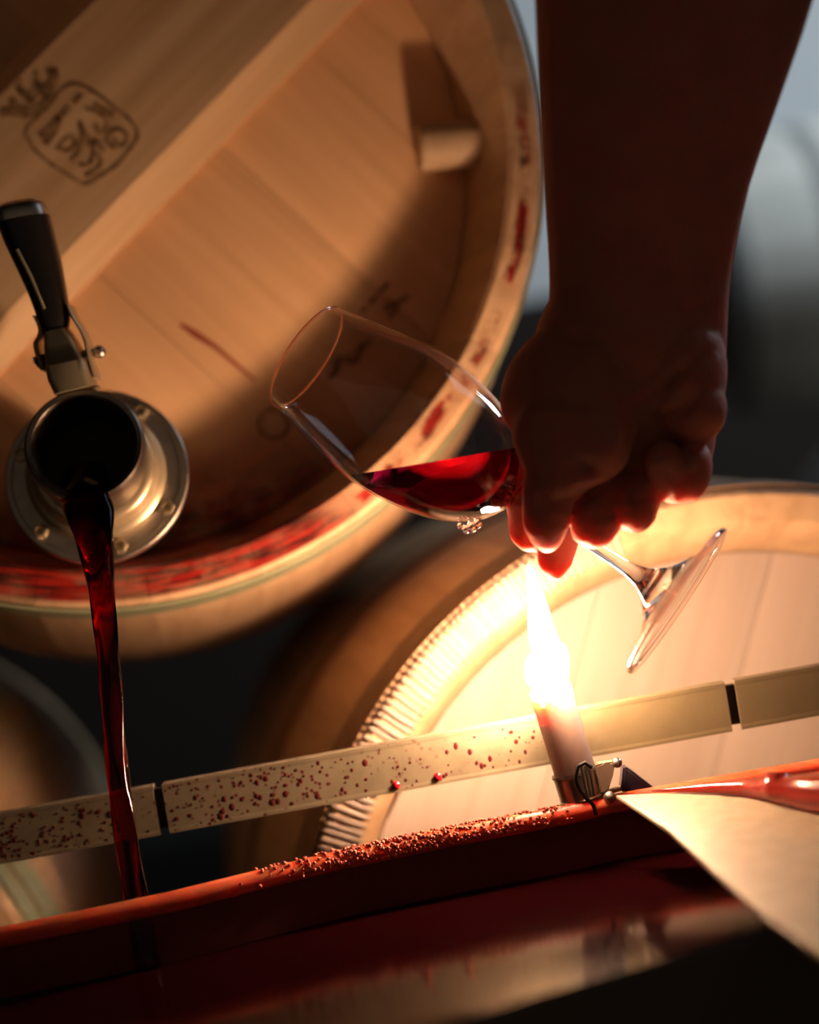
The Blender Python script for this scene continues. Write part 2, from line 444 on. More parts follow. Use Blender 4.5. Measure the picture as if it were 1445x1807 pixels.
def barrel(center, yaw, pt, label, hoops, hoop_mat, board_deg, bounds, recess=0.062, stained=False, far=False, roll0=0.03, scale=1.0, bulge=0.030):
    global BULGE
    BULGE = bulge
    yaw, pt = math.radians(yaw), math.radians(pt)
    n = Vector((math.sin(yaw) * math.cos(pt), -math.cos(yaw) * math.cos(pt), math.sin(pt)))
    u = n.cross(Vector((0, 0, 1))).normalized()
    if u.x < 0: u = -u
    yv = -n; wv = u.cross(yv)
    root = empty('oak_barrel', Matrix(((u.x, yv.x, wv.x, center[0]), (u.y, yv.y, wv.y, center[1]), (u.z, yv.z, wv.z, center[2]), (0, 0, 0, 1))) @ Matrix.Scale(scale, 4))
    tag(root, label, 'barrel')
    if far: sm, bmt = M['far_oak'], M['far_head']
    elif stained:
        sm = oak('oak_stave_wine_stained', OAK_L, OAK_D, 'Y', stain_root=root, stain='rim')
        bmt = oak('oak_head_wine_stained', (0.87, 0.53, 0.28), (0.71, 0.405, 0.20), 'X', stain_root=root, stain='drip')
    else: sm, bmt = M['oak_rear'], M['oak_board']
    ang = 2 * PI / NST
    me = stave_mesh(recess, 'stave', ang); me.materials.append(sm)
    for k in range(NST):
        o = link('stave', me, None, root); o.rotation_euler = (0, roll0 + k * ang, 0)
    Rh = RR - 0.0372
    for a, b in zip(bounds[:-1], bounds[1:]):
        o = from_bm('head_board', board_mesh(a, b, Rh, recess, recess + 0.02), bmt, root)
        o.rotation_euler = (0, -math.radians(board_deg), 0)
    rear = lathe('rear_head', [(0, LEN - 0.07), (RR - 0.034, LEN - 0.07), (RR - 0.034, LEN - 0.05), (0, LEN - 0.05)], 40, bmt, root, Z2Y)
    for y0, y1 in hoops:
        pr = []
        for i in range(5): y = y0 + (y1 - y0) * i / 4; pr.append((r_out(y) + 0.0022, y))
        for i in range(4, -1, -1): y = y0 + (y1 - y0) * i / 4; pr.append((r_out(y) + 0.0002, y))
        lathe('hoop', pr, 120, hoop_mat, root, Z2Y, closed=True)
    return root
def bar_mesh(length_half, z0, z1, y0, th, ch):
    """cross bar along local X on a head; long edges chamfered by ch"""
    bm = bmesh.new()
    sec = [(z0, y0), (z0, y0 - th * 0.3), (z0 + ch, y0 - th), (z1 - ch, y0 - th), (z1, y0 - th * 0.3), (z1, y0)]
    Rr = RR - 0.034 - 0.002
    rings = []
    N = 2
    def xe(z): return math.sqrt(max((Rr) ** 2 - z * z, 0.0001))
    L = [bm.verts.new((-xe(z), y, z)) for z, y in sec]; R = [bm.verts.new((xe(z), y, z)) for z, y in sec]
    m = len(sec)
    for k in range(m): bm.faces.new((L[k], L[(k + 1) % m], R[(k + 1) % m], R[k]))
    bm.faces.new(L[::-1]); bm.faces.new(R)
    return bm

UB = ((-0.1578, 1.0521, 1.2289), 8, 5)
upper = barrel(*UB, 'oak barrel upper left with wine-stained rim, steel pouring valve and branded cross bar',
               [(0.006, 0.030), (0.62, 0.65), (0.915, 0.946)], M['hoop_green'], 37.8 - 90,
               [-0.2475, -0.14, -0.045, 0.075, 0.165, 0.2475], recess=0.08, stained=True, bulge=0.033)
rec = 0.08
cb = from_bm('cross_bar', bar_mesh(0.24, -0.0450, 0.0880, rec, 0.034, 0.017), M['oak_bar'], upper)
cb.rotation_euler = (0, -math.radians(37.8), 0)
# dowel pegs pushed in through the chime
def peg(parent, ang, r0, r1, y, rad):
    d = Vector((math.cos(ang), 0, math.sin(ang)))
    pts = [(0, 0), (rad * 0.88, 0), (rad, 0.002), (rad * 1.02, (r1 - r0)), (0, r1 - r0)]
    mw = frame(Vector((d.x * r0, y, d.z * r0)), d, (0, 1, 0))
    return lathe('peg', pts, 24, M['oak_peg'], parent, mw)
peg(upper, math.radians(-4.0), 0.214, 0.262, rec - 0.019, 0.0158)
peg(upper, math.radians(175), 0.205, 0.262, rec - 0.022, 0.0165)
# small round spile plug with a dark groove, and a wine-seeped joint
mwp = Matrix.Translation((0.0886, rec, -0.1797)) @ Matrix.Rotation(PI / 2, 4, 'X')
lathe('spile_plug', [(0, 0.0015), (0.0075, 0.0015), (0.0085, 0.0), (0, 0.0)], 24, M['oak_peg'], upper, mwp)
lathe('spile_groove', [(0.0086, 0.0), (0.0086, 0.0006), (0.0112, 0.0006), (0.0112, 0.0)], 28, M['burn'], upper, mwp)

# burnt brand on the cross bar: a shield with a crest, illegible scrolls (strokes in bar coordinates)
def strokes(name, parent, segs, y, wdt, rot, mat):
    bm = bmesh.new()
    for seg in segs:
        pts = seg
        for (x0, z0, s0), (x1, z1, s1) in zip(pts[:-1], pts[1:]):
            d = Vector((x1 - x0, z1 - z0)); L = d.length
            if L < 1e-6: continue
            nx, nz = -d.y / L, d.x / L
            a, b = wdt * s0 / 2, wdt * s1 / 2
            q = [(x0 + nx * a, z0 + nz * a), (x0 - nx * a, z0 - nz * a), (x1 - nx * b, z1 - nz * b), (x1 + nx * b, z1 + nz * b)]
            top = [bm.verts.new((px, y - 0.0004, pz)) for px, pz in q]; bot = [bm.verts.new((px, y + 0.0002, pz)) for px, pz in q]
            bm.faces.new(top); bm.faces.new(bot[::-1])
            for k in range(4): bm.faces.new((top[k], bot[k], bot[(k + 1) % 4], top[(k + 1) % 4]))
    o = from_bm(name, bm, mat, parent); o.rotation_euler = rot
    return o
def arc(cx, cz, r, a0, a1, n=10, s=1.0, rz=None):
    rz = rz or r
    return [(cx + r * math.cos(math.radians(a0 + (a1 - a0) * i / n)), cz + rz * math.sin(math.radians(a0 + (a1 - a0) * i / n)), s) for i in range(n + 1)]
yb = rec - 0.034
def px_local(px, py, yl):
    """photo point -> upper barrel local coordinates on the plane y = yl"""
    mi = upper.matrix_world.inverted(); a = mi @ CAM; b = mi @ P(px, py, 1.0); d = b - a
    return a + d * ((yl - a.y) / d.y)
def L2(pts, s=1.0):
    out = []
    for p in pts:
        q = px_local(p[0], p[1], yb); out.append((q.x, q.z, s if len(p) < 3 else p[2]))
    return out
shield = L2(spline([(45, 235), (60, 262), (85, 285), (115, 305), (150, 325), (175, 312), (205, 292), (228, 265), (243, 240), (232, 215), (205, 192), (170, 165), (135, 148), (110, 158), (80, 195), (52, 222), (45, 235)], 4), 0.9)
br = [shield]
br.append(L2(spline([(205, 262), (188, 250), (196, 232), (212, 228), (224, 240), (218, 256), (204, 254), (203, 242)], 4), 1.1))
br.append(L2(spline([(100, 265), (112, 250), (128, 240), (132, 256), (118, 266), (106, 262)], 4), 1.1))
br.append(L2(spline([(125, 285), (140, 265), (145, 240), (140, 215), (150, 235), (165, 262), (158, 290), (140, 290)], 4), 1.1))
br.append(L2(spline([(150, 190), (165, 196), (182, 205), (190, 222), (176, 235), (168, 220)], 4), 1.0))
br.append(L2(spline([(165, 185), (185, 196), (200, 205)], 3), 2.0))
br.append(L2(spline([(170, 270), (178, 285), (170, 300), (150, 310)], 4), 1.2))
br.append(L2(spline([(70, 240), (90, 225), (105, 205), (95, 235), (80, 255)], 4), 1.6))
br.append(L2(spline([(150, 255), (170, 250), (184, 268)], 3), 1.4))
br.append(L2([(134, 170), (141, 176)], 3.2)); br.append(L2([(112, 192), (120, 198)], 3.0))
# crest
br.append(L2(spline([(0, 200), (20, 196), (45, 200), (70, 192), (88, 175), (98, 158)], 4), 2.4))
br.append(L2(spline([(20, 175), (30, 188), (50, 192)], 3), 1.8))
br.append(L2(spline([(50, 172), (66, 162), (80, 155), (95, 145), (92, 120)], 4), 2.6))
br.append(L2([(28, 150), (40, 148)], 4.0)); br.append(L2([(60, 136), (68, 136)], 3.2))
br.append(L2(spline([(36, 158), (48, 172), (62, 180)], 3), 2.0)); br.append(L2(spline([(64, 145), (72, 158), (84, 168)], 3), 2.2))
bmk = strokes('brand_mark', cb, br, yb, 0.0026, (0, 0, 0), M['burn'])
bmk.matrix_parent_inverse = cb.matrix_basis.inverted()
# second smaller burnt mark lower on the head, blotchy letters
yb = rec
def blot(px, py, s): return L2([(px - 3, py - 3), (px + 3, py + 3)], s)
b2 = [blot(x, y, s) for x, y, s in ((680, 505, 4), (658, 530, 4.6), (670, 515, 2), (642, 547, 3), (686, 540, 5), (706, 532, 4.5), (697, 546, 4), (716, 526, 3), (690, 556, 3.5), (640, 612, 4), (628, 622, 3), (612, 632, 4), (596, 650, 4), (585, 662, 4.5), (590, 640, 3), (650, 604, 3), (620, 640, 2.5))]
b2.append(L2([(690, 530), (696, 552)], 3)); b2.append(L2([(640, 606), (626, 640)], 2.6)); b2.append(L2([(600, 628), (588, 664)], 2.6))
strokes('brand_mark', upper, b2, rec, 0.0017, (0, 0, 0), M['burn'])
strokes('wine_seep', upper, [L2([(318, 572, 1.2), (345, 590, 2.4), (380, 612, 1.6), (415, 642, 1.4), (450, 672, 0.8)])], rec, 0.0020, (0, 0, 0), M['seam'])

LB = ((0.1834, 1.058, 0.6511), 8, 3)
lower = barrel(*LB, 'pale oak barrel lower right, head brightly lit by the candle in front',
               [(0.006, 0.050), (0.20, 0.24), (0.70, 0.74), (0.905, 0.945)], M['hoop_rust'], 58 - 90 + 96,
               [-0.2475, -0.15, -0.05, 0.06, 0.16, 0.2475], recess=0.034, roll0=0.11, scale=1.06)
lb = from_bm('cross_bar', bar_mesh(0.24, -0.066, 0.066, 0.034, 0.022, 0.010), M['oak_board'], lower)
lb.rotation_euler = (0, -math.radians(58), 0); lb.location = (0.085, 0, -0.053)
lb.location = (math.sin(math.radians(58)) * 0.072, 0, -math.cos(math.radians(58)) * 0.072)
# rounded tool ridges cut across the chime end
bm = bmesh.new()
sec = [(-1, 0), (-0.6, 0.75), (0, 1.0), (0.6, 0.75), (1, 0)]
prof_r = [(RR - 0.0225, 0.5, 0.4), (RR - 0.018, 1.0, 1.0), (RR - 0.008, 1.0, 1.0), (RR - 0.001, 0.75, 0.8), (RR + 0.0012, 0.25, 0.25)]
rows = []
for r, wd, ht in prof_r:
    rows.append([bm.verts.new((r, 0.0006 - 0.0034 * h * ht, 0.0019 * q * wd)) for q, h in sec])
for i in range(len(rows) - 1):
    for k in range(4): bm.faces.new((rows[i][k], rows[i][k + 1], rows[i + 1][k + 1], rows[i + 1][k]))
bm.faces.new(rows[0][::-1]); bm.faces.new(rows[-1])
for i in range(len(rows) - 1): pass
bot = None
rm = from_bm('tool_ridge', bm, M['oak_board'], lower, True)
a_from, a_to, step = math.radians(168), math.radians(100), 0.0047 / 0.275
nr = int((a_from - a_to) / step)
for k in range(nr):
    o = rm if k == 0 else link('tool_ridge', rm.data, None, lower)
    o.rotation_euler = (0, -(a_from - k * step) + random.uniform(-0.002, 0.002), 0)
    o.scale = (1, random.uniform(0.8, 1.2) * (1.0 if k < nr * 0.55 else max(0.35, 1.0 - (k - nr * 0.55) / (nr * 0.45))), random.uniform(0.9, 1.15))

left = barrel((-0.578, 1.081, 0.636), 8, 2, 'oak barrel lower left, only its rounded side and two green hoops showing',
              [(0.010, 0.036), (0.046, 0.082), (0.60, 0.64), (0.905, 0.945)], M['hoop_green'], 30,
              [-0.2475, -0.13, 0.0, 0.12, 0.2475], recess=0.06, roll0=0.2, scale=1.06)

# far barrels in the daylight
fb1 = barrel((0.72, 3.75, 1.285), -88, 0, 'pale grey barrel lying sideways far behind the forearm in daylight', [(0.006, 0.04), (0.2, 0.24), (0.7, 0.74)], M['far_hoop'], 0, [-0.2475, -0.12, 0.0, 0.12, 0.2475], recess=0.05, far=True)
fb2 = barrel((1.21, 3.30, 0.635), 0, 0, 'dim barrel far behind the hand by the right edge, below the pale one', [(0.006, 0.04), (0.2, 0.24), (0.7, 0.74)], M['far_hoop'], 0, [-0.2475, -0.12, 0.0, 0.12, 0.2475], recess=0.05, far=True)
# ------------------------------------------------------------------ rack: splattered front rail on posts
rack = empty('barrel_rack', Matrix.Translation((0, 0.955, 0)))
tag(rack, 'long galvanised rack rail spattered with wine drops, running behind the candle', 'rack rail')
pa, pb = P(0, 1481, 0.958), P(1445, 1219, 0.958)
sl = (pb.z - pa.z) / (pb.x - pa.x)
def rail_z(x): return pa.z + (x - pa.x) * sl
def rail_x(px): return pa.x + (pb.x - pa.x) * px / 1445.0
RH = 0.0279
def rail_piece(x0, x1):
    bm = bmesh.new()
    th, li = 0.0025, 0.0035
    sec = [(0, -RH / 2), (-0.0006, -RH / 2), (-0.0006, -RH / 2 + 0.0015), (-0.0004, -RH / 2 + 0.003), (-0.0004, RH / 2 - 0.003), (-0.0006, RH / 2 - 0.0015), (-0.0006, RH / 2), (0.009, RH / 2), (0.009, RH / 2 - th), (th, RH / 2 - th), (th, -RH / 2)]
    A = [bm.verts.new((x0, y, rail_z(x0) + z)) for y, z in sec]; B = [bm.verts.new((x1, y, rail_z(x1) + z)) for y, z in sec]
    m = len(sec)
    for k in range(m): bm.faces.new((A[k], A[(k + 1) % m], B[(k + 1) % m], B[k]))
    bm.faces.new(A[::-1]); bm.faces.new(B)
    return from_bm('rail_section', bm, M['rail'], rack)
cuts = [-0.62, rail_x(276), rail_x(292), rail_x(1286), rail_x(1303), 0.62]
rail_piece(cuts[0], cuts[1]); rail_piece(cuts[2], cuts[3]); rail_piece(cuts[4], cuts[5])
for a, b in ((cuts[1], cuts[2]), (cuts[3], cuts[4])):
    box('joint_sleeve', ((a + b) / 2, 0.0075, rail_z(a)), (0.03, 0.006, RH * 0.8), M['soot'], rack)
for x in (-0.60, 0.60):
    box('post', (x, 0.019, rail_z(x) / 2 - 0.007), (0.05, 0.03, rail_z(x) - 0.014), M['soot'], rack)
# wine spots: the two big fresh drops are parts, the spatter is one part
def add_dome(bm, c, r, h, elong=1.0, seg=8):
    top = bm.verts.new((c[0], c[1] - h, c[2]))
    r1 = [bm.verts.new((c[0] + r * 0.65 * math.cos(2 * PI * k / seg), c[1] - h * 0.7, c[2] + elong * r * 0.65 * math.sin(2 * PI * k / seg))) for k in range(seg)]
    r2 = [bm.verts.new((c[0] + r * math.cos(2 * PI * k / seg), c[1] + 0.0001, c[2] + elong * r * math.sin(2 * PI * k / seg))) for k in range(seg)]
    for k in range(seg):
        j = (k + 1) % seg
        bm.faces.new((top, r1[k], r1[j])); bm.faces.new((r1[k], r2[k], r2[j], r1[j]))
def rail_pt(px, py):
    q = P(px, py, 0.9575); return (q.x, -0.0004, q.z)
for px, py in ((699, 1387), (772, 1372)):
    bm = bmesh.new(); add_dome(bm, rail_pt(px, py), 0.0024, 0.0016, 1.1, 12)
    tag(from_bm('wine_drop', bm, M['splash_red'], rack, True), 'fresh bright red drop')
bm = bmesh.new(); k = 0
while k < 300:
    u = random.random() ** 1.6
    px = 1010 * u if random.random() < 0.8 else random.uniform(230, 640)
    if 268 < px < 300: continue
    py = 1481 - px * 262 / 1445 + random.uniform(-40, 40)
    add_dome(bm, rail_pt(px, py), random.choice((0.0005, 0.0007, 0.0009, 0.0012, 0.0017)) * random.uniform(0.7, 1.1), 0.00022, random.uniform(0.8, 1.7), 6); k += 1
tag(from_bm('wine_spatter', bm, M['splash_dark'], rack, True), 'dark dried wine spots', kind='stuff')
# cradle beams that carry the barrels
def beam(c, s, lab): return tag(box('cradle_beam', c, s, M['beam'], bev=0.004), lab, 'beam')
beam((-0.28, 1.56, 0.142), (1.45, 0.14, 0.284), 'dark timber cradle beam on the floor below the lower barrels')

# ------------------------------------------------------------------ tub of wine
ZR = P(1040, 1408, 0.93).z
ZW = ZR - 0.036
tub = empty('wine_tub', Matrix.Translation((0, 0, 0)))
tag(tub, 'wide wine-stained tub catching the poured wine, foam along its far rim', 'tub')
far_l, far_r = PZ(-700, 1737, ZR), PZ(1080, 1406, ZR)
far_pts = [(-700, 1760), (0, 1640), (300, 1577), (600, 1503), (800, 1462), (1000, 1424), (1085, 1404)]
fi = [PZ(x, y, ZR) for x, y in far_pts]
near_pts = [(1352, 1627), (1160, 1693), (1000, 1739), (833, 1790), (300, 1975), (-300, 2200)]
ni = [PZ(x, y, ZR) for x, y in near_pts]
RX = 0.30    # the tub runs on to the right beneath the tray
dirf = (fi[-1] - fi[-3]).normalized(); dirn = (ni[0] - ni[1]).normalized()
fr = fi[-1] + Vector((1, 0.02, 0)).normalized() * (RX - fi[-1].x)
nr_ = Vector((RX, ni[0].y + 0.05, ZR))
loop_in = [Vector((v.x, v.y, 0)) for v in fi] + [Vector((fr.x, fr.y, 0)), Vector((nr_.x, nr_.y, 0))] + [Vector((v.x, v.y, 0)) for v in ni]
def offset_loop(lp, d):
    out = []; n = len(lp)
    for i in range(n):
        a, b, c = lp[i - 1], lp[i], lp[(i + 1) % n]
        n1 = Vector((-(b - a).y, (b - a).x, 0)).normalized(); n2 = Vector((-(c - b).y, (c - b).x, 0)).normalized()
        m = (n1 + n2).normalized(); k = 1.0 / max(0.4, m.dot(n1))
        out.append(b + m * d * k)
    return out
area_s = sum(a.x * b.y - b.x * a.y for a, b in zip(loop_in, loop_in[1:] + loop_in[:1]))
sg = 1.0 if area_s < 0 else -1.0        # positive offset = outwards
NF = len(fi) + 1
def far_near(df, dn):
    a, b = offset_loop(loop_in, sg * df), offset_loop(loop_in, sg * dn)
    return a[:NF] + b[NF:]
def ring(lp, z): return [Vector((v.x, v.y, z)) for v in lp]
def bridge(name, rings, mat, closed_prof=False, cap=None, smooth=40):
    bm = bmesh.new(); R = [[bm.verts.new(v) for v in r] for r in rings]; n = len(R[0])
    idx = list(range(len(R) - 1)) + ([len(R) - 1] if closed_prof else [])
    for i in idx:
        j = (i + 1) % len(R)
        for k in range(n): bm.faces.new((R[i][k], R[i][(k + 1) % n], R[j][(k + 1) % n], R[j][k]))
    if cap is not None: bm.faces.new(R[cap])
    return auto_smooth(from_bm(name, bm, mat, tub), smooth)
FLW = 0.021
ZB = 0.645
BR = 0.0054
bead = []
for k in range(12):
    t = 2 * PI * k / 12
    bead.append(ring(far_near(BR - BR * math.cos(t), 0.0009 - 0.0009 * math.cos(t)), ZR - BR + BR * math.sin(t)))
rimo = bridge('rim', bead, M['tub_rim'], True)
rimo.data.materials.append(M['tub_outer'])
ymid = (min(v.y for v in fi[1:]) + max(v.y for v in ni)) / 2
for p in rimo.data.polygons:
    if p.center.y < 0.80 and not (p.center.x < -0.2 and p.center.y > 0.80): p.material_index = 1
bridge('inner_wall', [ring(far_near(0.0055, 0.0007), ZR - 0.0090), ring(far_near(0.0075, -0.004), ZB + 0.01), ring(offset_loop(loop_in, -sg * 0.02), ZB + 0.003)], M['tub_inner'], False, 2)
bridge('outer_wall', [ring(far_near(0.0080, 0.0016), ZR - 0.0090), ring(far_near(0.0095, -0.001), ZB)], M['tub_outer'], False, 1)
lp = far_near(0.0066, 0.0)
wp = plate('wine_pool', [(v.x, v.y) for v in lp], ZB + 0.02, ZW, M['wine_pool'])
tag(wp, 'dark red wine filling the tub below the falling stream', 'wine')
# foam and dried bubbles along the far rim
bm = bmesh.new()
def rim_at(px):
    for (x0, y0), (x1, y1) in zip(far_pts[:-1], far_pts[1:]):
        if x0 <= px <= x1: return PZ(px, y0 + (y1 - y0) * (px - x0) / (x1 - x0), ZR)
for k in range(620):
    px = random.gauss(760, 150)
    if not 420 < px < 1010: continue
    c = rim_at(px); r = random.uniform(0.0005, 0.0013)
    ta = random.uniform(-0.5, 2.6); off = BR - (BR + 0.0003) * math.cos(ta); zz = ZR - BR + (BR + 0.0003) * math.sin(ta)
    bmesh.ops.create_icosphere(bm, subdivisions=1, radius=r, matrix=Matrix.Translation((c.x, c.y + off, zz)))
M['foam'] = plain('pink_foam', (0.56, 0.11, 0.07), 0.55, 0.3, 200)
tag(from_bm('wine_foam', bm, M['foam'], None, True), 'pinkish dried wine foam clinging along the far rim of the tub', 'foam', kind='stuff')

table = empty('work_stand', Matrix.Translation((0, 0.72, 0)))
tag(table, 'dark timber stand under the wine tub', 'stand')
box('stand_top', (-0.02, 0.03, ZB - 0.02), (0.78, 0.34, 0.038), M['beam'], table)
for x in (-0.36, 0.32):
    for y in (-0.11, 0.17): box('leg', (x, y, (ZB - 0.039) / 2), (0.05, 0.05, ZB - 0.039), M['beam'], table)

# steel tray covering the right end of the tub
A1, A2, A3, A4 = PZ(1086, 1403, ZR + 0.003), PZ(1445, 1384, ZR + 0.003), PZ(1352, 1617, ZR + 0.003), PZ(1600, 1790, ZR + 0.003)
m12 = (A2 - A1)
tp = [(A1.x, A1.y), (A1.x + m12.x * 1.9, A1.y + m12.y * 1.9), (0.36, 0.66), (0.33, 0.47), (A4.x + 0.01, A4.y - 0.06), (A4.x, A4.y), (PZ(1445, 1682, ZR + 0.003).x, PZ(1445, 1682, ZR + 0.003).y), (A3.x, A3.y), (PZ(1262, 1538, ZR + .003).x, PZ(1262, 1538, ZR + .003).y), (PZ(1180, 1464, ZR + .003).x, PZ(1180, 1464, ZR + .003).y)]
M['tray'] = metal('brushed_steel_tray', (0.33, 0.26, 0.175), 0.5, 0.1, 0.35)
tray = plate('steel_tray', tp, ZR + 0.0006, ZR + 0.003, M['tray'], None, 0.0008)
tag(tray, 'brushed steel tray lying over the right end of the tub, blurred towards the camera', 'tray')
# red tapering hose end along the far edge of the tray
M['red_hose'] = glass('glossy_wine_red', (0.75, 0.06, 0.05), 1.35, 0.0, rough=0.12)
def red_mat():
    m, nt, b = new_mat('glossy_wine_red_solid')
    n = noise_tex(nt, coords(nt), 40, 4)
    nt.links.new(mixc(nt, n, (0.70, 0.10, 0.07), (0.45, 0.03, 0.025)), b.inputs['Base Color'])
    b.inputs['Roughness'].default_value = 0.14; b.inputs['Transmission Weight'].default_value = 0.75; b.inputs['IOR'].default_value = 1.35
    b.inputs['Subsurface Weight'].default_value = 0.3; b.inputs['Subsurface Radius'].default_value = (1, 0.2, 0.1); b.inputs['Subsurface Scale'].default_value = 0.01
    return m
M['red'] = red_mat()
hp, hr = [], []
for px, py, hw in ((1150, 1397, 1.5), (1200, 1398, 5), (1260, 1399, 9.5), (1320, 1404, 15), (1362, 1412, 21), (1366, 1413, 26), (1385, 1418, 28), (1390, 1419, 25), (1445, 1432, 35), (1560, 1450, 42), (1700, 1470, 46)):
    q = PZ(px, py, ZR + 0.0036); rr_ = hw * (q - CAM).dot(FW) / FPX
    hp.append(q + Vector((0, 0, rr_))); hr.append(rr_)
ho = tube('hose_nozzle', hp, hr, M['red'], None, 20, hint=(0, 0, 1))
tag(ho, 'glossy wine-red tapering hose nozzle lying along the back of the steel tray', 'nozzle')

# ------------------------------------------------------------------ candle with clip
CD = 0.935
cb0, cb1 = P(1029, 1410, CD), P(969, 1212, CD)
ax = (cb1 - cb0); cl = ax.length; cr = 37.0 * CD / FPX
candle = empty('candle', frame(cb0, ax)); tag(candle, 'burning pale wax candle with a tall bright flame, clipped to the tub rim', 'candle')
wxb = lathe('wax_body', [(0, 0), (cr * 0.98, 0), (cr, 0.002), (cr, cl - 0.002), (cr * 0.96, cl), (cr * 0.7, cl - 0.001), (cr * 0.35, cl - 0.003), (0, cl - 0.003)], 32, M['wax'], candle)
for a, l0 in ((0.4, 0.012), (2.3, 0.02), (4.1, 0.009)):
    tube('wax_drip', [(cr * math.cos(a), cr * math.sin(a), cl - 0.001), (cr * 1.03 * math.cos(a), cr * 1.03 * math.sin(a), cl - l0 * 0.5), (cr * math.cos(a), cr * math.sin(a), cl - l0)], [0.0012, 0.0016, 0.001], M['wax'], wxb, 8)
tube('wick', [(0, 0, cl - 0.004), (0.0004, 0, cl + 0.002), (-0.0006, 0, cl + 0.006)], 0.0006, M['wick'], candle, 8)
fl = spline([(970, 1224, 8), (968, 1214, 26), (966, 1196, 37), (967, 1172, 39), (966, 1152, 34), (963, 1142, 27), (960, 1128, 25), (954, 1100, 22), (948, 1070, 17.5), (942, 1040, 12), (936, 1012, 6), (931, 996, 1.2)], 3)
bm = bmesh.new()
mi = candle.matrix_world.inverted()
add_tube(bm, [mi @ P(x, y, CD - 0.002) for x, y, r in fl], [max(r, 0.6) * CD / FPX for x, y, r in fl], 20, wob=lambda i, k: 1 + 0.06 * math.sin(k * 0.9 + i * 0.5))
from_bm('flame', bm, M['flame'], candle, True)

clip = empty('candle_clip', frame(cb0, ax)); tag(clip, 'small metal spring clip holding the candle on the tub rim', 'clip')
mi = clip.matrix_world.inverted()
def C_(px, py, dd=0.0): return mi @ P(px, py, CD + dd)
lathe('collar', [(cr + 0.0002, 0.0), (cr + 0.0016, 0.0), (cr + 0.0018, 0.0012), (cr + 0.0010, 0.002), (cr + 0.0010, 0.014), (cr + 0.0018, 0.0150), (cr + 0.0016, 0.0164), (cr + 0.0002, 0.0164)], 36, M['steel_dark'], clip, closed=True)
lv = spline([(1020, 1352), (1016, 1372), (1022, 1392), (1034, 1408), (1046, 1420), (1052, 1438)], 4)
tube('lever', [C_(1044, 1354, -0.0165)] + [C_(1032, 1346, -0.0175)] + [C_(x, y, -0.0165) for x, y in lv], 0.0011, M['soot'], clip, 10)
for k in range(3):
    tube('spring_wire', [C_(1026 + k * 7, 1352 - k * 0.5, -0.0155), C_(1031 + k * 7, 1372, -0.0168), C_(1037 + k * 6, 1404, -0.0155)], 0.00105, M['steel'], clip, 10)
jaw = [C_(1048, 1352, -0.008), C_(1066, 1346, -0.010), C_(1086, 1344, -0.010), C_(1082, 1368, -0.010), C_(1073, 1398, -0.010), C_(1055, 1404, -0.008)]
bm = bmesh.new()
dv = (mi.to_3x3() @ FW) * 0.010
f0 = [bm.verts.new(p) for p in jaw]; f1 = [bm.verts.new(p + dv) for p in jaw]
bm.faces.new(f0); bm.faces.new(f1[::-1])
for k in range(6): bm.faces.new((f0[k], f1[k], f1[(k + 1) % 6], f0[(k + 1) % 6]))
bmesh.ops.bevel(bm, geom=list(bm.edges), offset=0.001, segments=2, affect='EDGES')
M['jaw'] = metal('warm_polished_jaw', (0.85, 0.66, 0.48), 0.3, 0.1, 0.7)
tag(auto_smooth(from_bm('jaw', bm, M['jaw'], clip), 50), 'bright polished jaw')
for px, py, r in ((1089, 1346, 0.0028), (1075, 1407, 0.0034)):
    bm = bmesh.new(); bmesh.ops.create_uvsphere(bm, u_segments=16, v_segments=10, radius=r, matrix=Matrix.Translation(C_(px, py, -0.009)))
    tag(from_bm('rivet', bm, M['steel'], clip, True), 'shiny rounded rivet')
tb = [C_(1100, 1352, -0.004), C_(1112, 1358, -0.004), C_(1156, 1392, -0.004), C_(1145, 1397, -0.004), C_(1095, 1398, -0.004)]
bm = bmesh.new(); dv = (mi.to_3x3() @ FW) * 0.012
f0 = [bm.verts.new(p) for p in tb]; f1 = [bm.verts.new(p + dv) for p in tb]
bm.faces.new(f0); bm.faces.new(f1[::-1])
for k in range(5): bm.faces.new((f0[k], f1[k], f1[(k + 1) % 5], f0[(k + 1) % 5]))
bmesh.ops.bevel(bm, geom=list(bm.edges), offset=0.0012, segments=2, affect='EDGES')
M['tab'] = plain('dark_blue_black_tab', (0.03, 0.02, 0.045), 0.35)
tag(auto_smooth(from_bm('thumb_tab', bm, M['tab'], clip), 50), 'dark triangular thumb tab')
tube('tab_arm', [C_(1070, 1398, -0.002), C_(1090, 1392, 0.0), C_(1104, 1390, 0.002)], 0.0016, M['steel'], clip, 10)

# ------------------------------------------------------------------ wine glass
gf, gr = P(1200, 1064, 0.862), P(543, 632, 0.918)
gax = gr - gf; GL = gax.length
glass_o = empty('wine_glass', frame(gf, gax)); tag(glass_o, 'tilted stemmed wine glass held in the hand over the candle', 'wine glass')
k_ = GL / 787.0
outer = [(140, 0), (145, 3), (146.5, 6.5), (144.5, 10), (138, 12), (120, 13.5), (102, 18), (80, 25), (55, 38), (34, 56), (20, 76), (14, 96), (11.5, 120), (10.5, 160), (10.5, 240), (11, 290), (14, 318), (20, 333)]
bowl = [(0, 331), (26, 336), (44, 345), (66, 360), (84, 380), (103, 410), (118, 445), (129, 490), (136, 535), (139, 575), (137, 620), (130, 665), (121, 710), (112, 750), (105, 787)]
bs = spline(bowl, 4)
